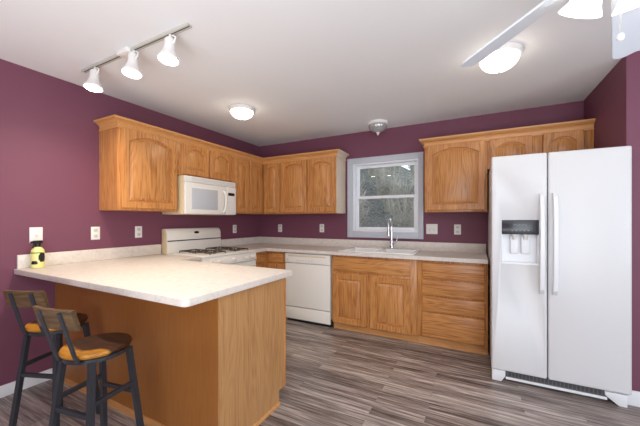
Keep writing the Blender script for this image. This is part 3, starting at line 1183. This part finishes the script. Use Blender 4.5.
# ------------------------------------------------------------------ spray bottle
SB = thing('spray_bottle', 'pale yellow spray bottle with black trigger on the peninsula worktop', 'bottle', (.075, -2.742, CT), R(20))
obj('bottle', MB().lathe([(.036, .0005), (.040, .006), (.041, .11), (.038, .135), (.028, .152), (.016, .160), (.014, .170), (0, .170)], 28), M['yellow'], SB)
lab = MB()
bm = bmesh.new()
rng = random.Random(3)
for i in range(26):
    for j in range(11):
        a0_ = -1.9 + i * .11 * 1.0
        z0_ = .03 + j * .0085
        u_, v_ = (i - 17) / 6.0, (j - 5.0) / 4.2
        blob1 = u_ ** 2 + (v_ - .1) ** 2 < 1.0
        u2, v2 = (i - 6) / 4.5, (j - .6) / 2.4
        blob2 = u2 ** 2 + v2 ** 2 < 1.0
        if blob1 or blob2:
            q = [bm.verts.new((.0414 * math.cos(a), .0414 * math.sin(a), z)) for a, z in
                 ((a0_, z0_), (a0_ + .111, z0_), (a0_ + .111, z0_ + .0086), (a0_, z0_ + .0086))]
            bm.faces.new(q)
lab._merge(bm)
obj('label_patch', lab, M['black'], SB, label='black printed patches')
lab = MB()
bm = bmesh.new()
for i in range(18):
    a0_ = -1.9 + i * .11
    q = [bm.verts.new((.0413 * math.cos(a), .0413 * math.sin(a), z)) for a, z in ((a0_, .112), (a0_ + .111, .112), (a0_ + .111, .121), (a0_, .121))]
    bm.faces.new(q)
lab._merge(bm)
obj('label_stripe', lab, M['label_green'], SB, label='green printed stripe')
tr = MB()
tr.lathe([(.017, .160), (.017, .182), (.012, .186)], 20)
tr.box(-.012, -.03, .184, .012, .030, .208, .005, 2)
tr.box(-.006, -.050, .190, .006, -.028, .204, .003, 2)
tr.tube([(0, -.020, .186), (0, -.030, .170), (0, -.036, .152)], .005, 8)
obj('trigger', tr, M['black'], SB)

# ------------------------------------------------------------------ bar stools
SH = .660
st = thing('bar_stool', 'nearer bar stool, dark round seat with golden patch, black steel frame', 'stool', (1.348, -2.955, 0), R(10), 'bar stools')
seat = MB()
prof = [(0, SH - .030), (.130, SH - .030), (.145, SH - .022), (.150, SH - .012), (.146, SH - .002), (.130, SH - .002), (.07, SH - .006), (0, SH - .008)]
seat.lathe(prof, 48)
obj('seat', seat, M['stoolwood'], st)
obj('seat_ring', MB().tube([(0.126 * math.cos(2 * PI * k / 32), 0.126 * math.sin(2 * PI * k / 32), SH - .040) for k in range(33)], 0, flat=(.010, .0095)), M['steelframe'], st)
corners = {}
for sx in (-1, 1):
    for sy in (-1, 1):
        top = Vector((sx * .095, sy * .095, SH - .045))
        bot = Vector((sx * .148, sy * .148, .0))
        corners[(sx, sy)] = (top, bot)
        lg = MB()
        lg.tube([bot, top], 0, flat=(.012, .012))
        obj('leg', lg, M['steelframe'], st)


def at_z(k, z):
    a, b_ = corners[k]
    s = (z - b_.z) / (a.z - b_.z)
    return b_.lerp(a, s)


for sx in (-1, 1):
    mb = MB()
    mb.tube([at_z((sx, -1), .425), at_z((sx, 1), .425)], 0, flat=(.009, .010))
    obj('side_stretcher', mb, M['steelframe'], st)
for sy in (-1, 1):
    mb = MB()
    mb.tube([at_z((-1, sy), .375), at_z((1, sy), .375)], 0, flat=(.009, .010))
    obj('foot_rail', mb, M['steelframe'], st)
for sx in (-1, 1):
    mb = MB()
    mb.tube([(sx * .064, -.08, SH - .040), (sx * .064, -.135, SH - .036), (sx * .064, -.152, SH + .01), (sx * .064, -.212, SH + .218)], 0, flat=(.011, .004))
    obj('back_bar', mb, M['steelframe'], st)
bk = MB()
t_ = bmesh.new()
n = 14
rows = []
for i in range(n + 1):
    s = -1 + 2 * i / n
    x = s * .124
    cy = -.012 * (1 - s * s)
    lean = lambda z: -.150 - (z - SH) * .288
    zb, zt = .792, .890
    rows.append([t_.verts.new((x, lean(z) + cy + off, z)) for z, off in ((zb, .012), (zb, .030), (zt, .030), (zt, .012))])
for A, B in zip(rows, rows[1:]):
    for k in range(4):
        t_.faces.new((A[k], A[(k + 1) % 4], B[(k + 1) % 4], B[k]))
t_.faces.new(rows[0])
t_.faces.new(rows[-1][::-1])
bmesh.ops.recalc_face_normals(t_, faces=t_.faces[:])
bk._merge(t_)
obj('backrest', bk, M['backwood'], st)
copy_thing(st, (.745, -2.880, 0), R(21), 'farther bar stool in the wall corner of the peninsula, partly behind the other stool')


# ------------------------------------------------------------------ ceiling lights
def dome_light(label, x, y, r, drop):
    t = thing('ceiling_light', label, 'ceiling light', (x, y, H), 0)
    obj('pan', MB().lathe([(r * .98, -.0005), (r, -.006), (r, -.020), (r * .93, -.034), (r * .90, -.036)], 48), M['lampwhite'], t)
    prof = []
    for k in range(13):
        a = (PI / 2) * k / 12
        prof.append((r * .885 * math.cos(a), -.0345 - drop * math.sin(a)))
    prof[-1] = (0, prof[-1][1])
    obj('glass_dome', MB().lathe(prof, 48), M['dome_lit'], t)
    obj('finial', MB().lathe([(.010, -.0345 - drop + .001), (.012, -.040 - drop), (.006, -.050 - drop), (0, -.052 - drop)], 16), M['lampwhite'], t)
    return t


dome_light('lit white dome ceiling light closest to the microwave cabinets', 0.880, -1.375, .130, .074)
dome_light('lit white dome ceiling light partly behind the fan blade, in front of the fridge', 3.196, -1.341, .138, .085)

t = thing('ceiling_light', 'small unlit ribbed glass ceiling light above the window', 'ceiling light', (2.012, -.285, H), 0)
obj('pan', MB().lathe([(.118, -.0005), (.122, -.008), (.120, -.026), (.108, -.034)], 48), M['lampwhite'], t)
prof = [(.106, -.0345), (.108, -.050), (.100, -.075), (.078, -.098), (.045, -.112), (.016, -.118), (0, -.118)]
obj('glass_dome', MB().lathe(prof, 96, None, 24, .018), M['ribglass'], t)
obj('finial', MB().lathe([(.020, -.1185), (.018, -.128), (.010, -.146), (0, -.160)], 20), M['lampwhite'], t)

# ------------------------------------------------------------------ track light
TY = -2.560
tk = thing('track_light', 'ceiling track light with three lit white spot heads above the peninsula', 'track light', (.94, TY, H))
rail = MB()
rail.box(-.600, -.016, -.018, .600, -.006, -.0005)
rail.box(-.600, .006, -.018, .600, .016, -.0005)
rail.box(-.600, -.006, -.010, .600, .006, -.0005)
obj('rail', rail, M['track'], tk)
obj('slot', MB().box(-.596, -.0058, -.0125, .596, .0058, -.0101), M['slot'], tk)
obj('power_box', MB().box(-.085, -.040, -.032, .035, .030, -.0005, .006, 3), M['lampwhite'], tk)
for hx, tl in ((-.430, -5), (.052, -4), (.428, -3)):
    mt = Matrix.Translation((hx, 0, -.022)) @ Matrix.Rotation(R(-7), 4, 'X') @ Matrix.Rotation(R(tl), 4, 'Y')
    body = MB().lathe([(.016, -.022), (.027, -.026), (.031, -.036), (.032, -.088), (.036, -.106), (.046, -.130), (.056, -.148), (.061, -.156), (.061, -.164), (.056, -.165), (.050, -.154)], 36, mt)
    hd = obj('lamp_head', body, M['lampwhite'], tk)
    obj('stem', MB().tube([(hx, 0, -.018), mt @ Vector((0, 0, -.030))], .009, 10), M['lampwhite'], hd)
    yk = MB()
    yk.tube([mt @ Vector(p) for p in ((.030, 0, -.060), (.048, 0, -.050), (.052, 0, -.028), (.03, 0, -.010), (0, 0, -.004))], .005, 8)
    obj('bracket', yk, M['lampwhite'], hd)
    obj('bulb', MB().lathe([(0, -.1575), (.046, -.1585), (.0545, -.163), (.042, -.171), (0, -.174)], 32, mt), M['bulb'], hd)
    l = bpy.data.lights.new('spot_beam', 'SPOT')
    l.energy = 20
    l.color = (1.0, .84, .64)
    l.spot_size = R(160)
    l.spot_blend = 1.0
    l.shadow_soft_size = .035
    lo = bpy.data.objects.new('spot_beam', l)
    C.objects.link(lo)
    lo.parent = tk
    lo.matrix_local = mt @ Matrix.Translation((0, 0, -.225))

# ------------------------------------------------------------------ ceiling fan
FAN = (3.480, -2.520)
BZ = 2.140
DROOP = math.atan(.19)
fn = thing('ceiling_fan', 'white five-blade ceiling fan with lit glass shades and pull chain', 'ceiling fan', (FAN[0], FAN[1], H))
obj('canopy', MB().lathe([(.070, -.0005), (.072, -.01), (.060, -.045), (.020, -.060)], 32), M['fan'], fn)
obj('downrod', MB().lathe([(.013, -.055), (.013, -.165)], 16), M['fan'], fn)
obj('motor_housing', MB().lathe([(.03, -.160), (.085, -.175), (.110, -.205), (.112, -.290), (.095, -.318), (.055, -.325)], 36), M['fan'], fn)
for k in range(5):
    ang = R(143.2 - 72 * k)
    pitch = R(-17.5)
    bm = bmesh.new()
    r0, r1 = .17, .600
    prof = []
    ww0, ww1 = .055, .068
    for s in [i / 10 for i in range(11)]:
        prof.append((r0 + (r1 - .045 - r0) * s, ww0 + (ww1 - ww0) * s))
    for a in range(1, 7):
        th = (PI / 2) * a / 6
        prof.append((r1 - .045 + .045 * math.sin(th), ww1 - .045 + .045 * math.cos(th)))
    up, dn = [], []
    outline = [(r, w) for r, w in prof] + [(r, -w) for r, w in prof[::-1]]
    mtx = Matrix.Rotation(ang, 4, 'Z') @ Matrix.Translation((0, 0, BZ - H)) @ Matrix.Rotation(DROOP, 4, 'Y') @ Matrix.Rotation(pitch, 4, 'X')
    mb = MB().prism(outline, 'z', -.004, .004)
    mb.xform(mtx)
    bl = obj('blade', mb, M['fan'], fn)
    ar = MB().box(.085, -.022, -.008, .24, .022, -.0045, .002)
    ar.box(.085, -.014, -.008, .13, .014, .012, .003)
    ar.xform(mtx)
    obj('blade_arm', ar, M['fan'], bl)
lk = obj('light_kit', MB().lathe([(.050, -.320), (.058, -.330), (.058, -.350), (.045, -.372), (.02, -.382), (0, -.384)], 32), M['fan'], fn)
for k in range(5):
    a = R(138 - 72 * k)
    d = Vector((math.cos(a), math.sin(a), 0))
    ax = Matrix.Translation(d * .085 + Vector((0, 0, -.345))) @ Matrix.Rotation(a, 4, 'Z') @ Matrix.Rotation(R(-30), 4, 'Y')
    arm = obj('shade_arm', MB().tube([d * .04 + Vector((0, 0, -.340)), d * .07 + Vector((0, 0, -.338)), d * .087 + Vector((0, 0, -.350))], .012, 10), M['fan'], lk)
    obj('glass_shade', MB().lathe([(.0, -.003), (.026, -.004), (.030, -.025), (.036, -.05), (.050, -.085), (.066, -.112), (.062, -.112), (.045, -.083), (.0, -.060)], 32, ax), M['shade_lit'], arm)
pc = MB().tube([(-.033, -.017, -.372), (-.033, -.017, -.592)], .0016, 6)
pco = obj('pull_chain', pc, M['nickel'], fn)
obj('chain_knob', MB().lathe([(0, -.590), (.007, -.594), (.0095, -.603), (.007, -.612), (0, -.616)], 16, Matrix.Translation((-.033, -.017, 0))), M['lampwhite'], pco)
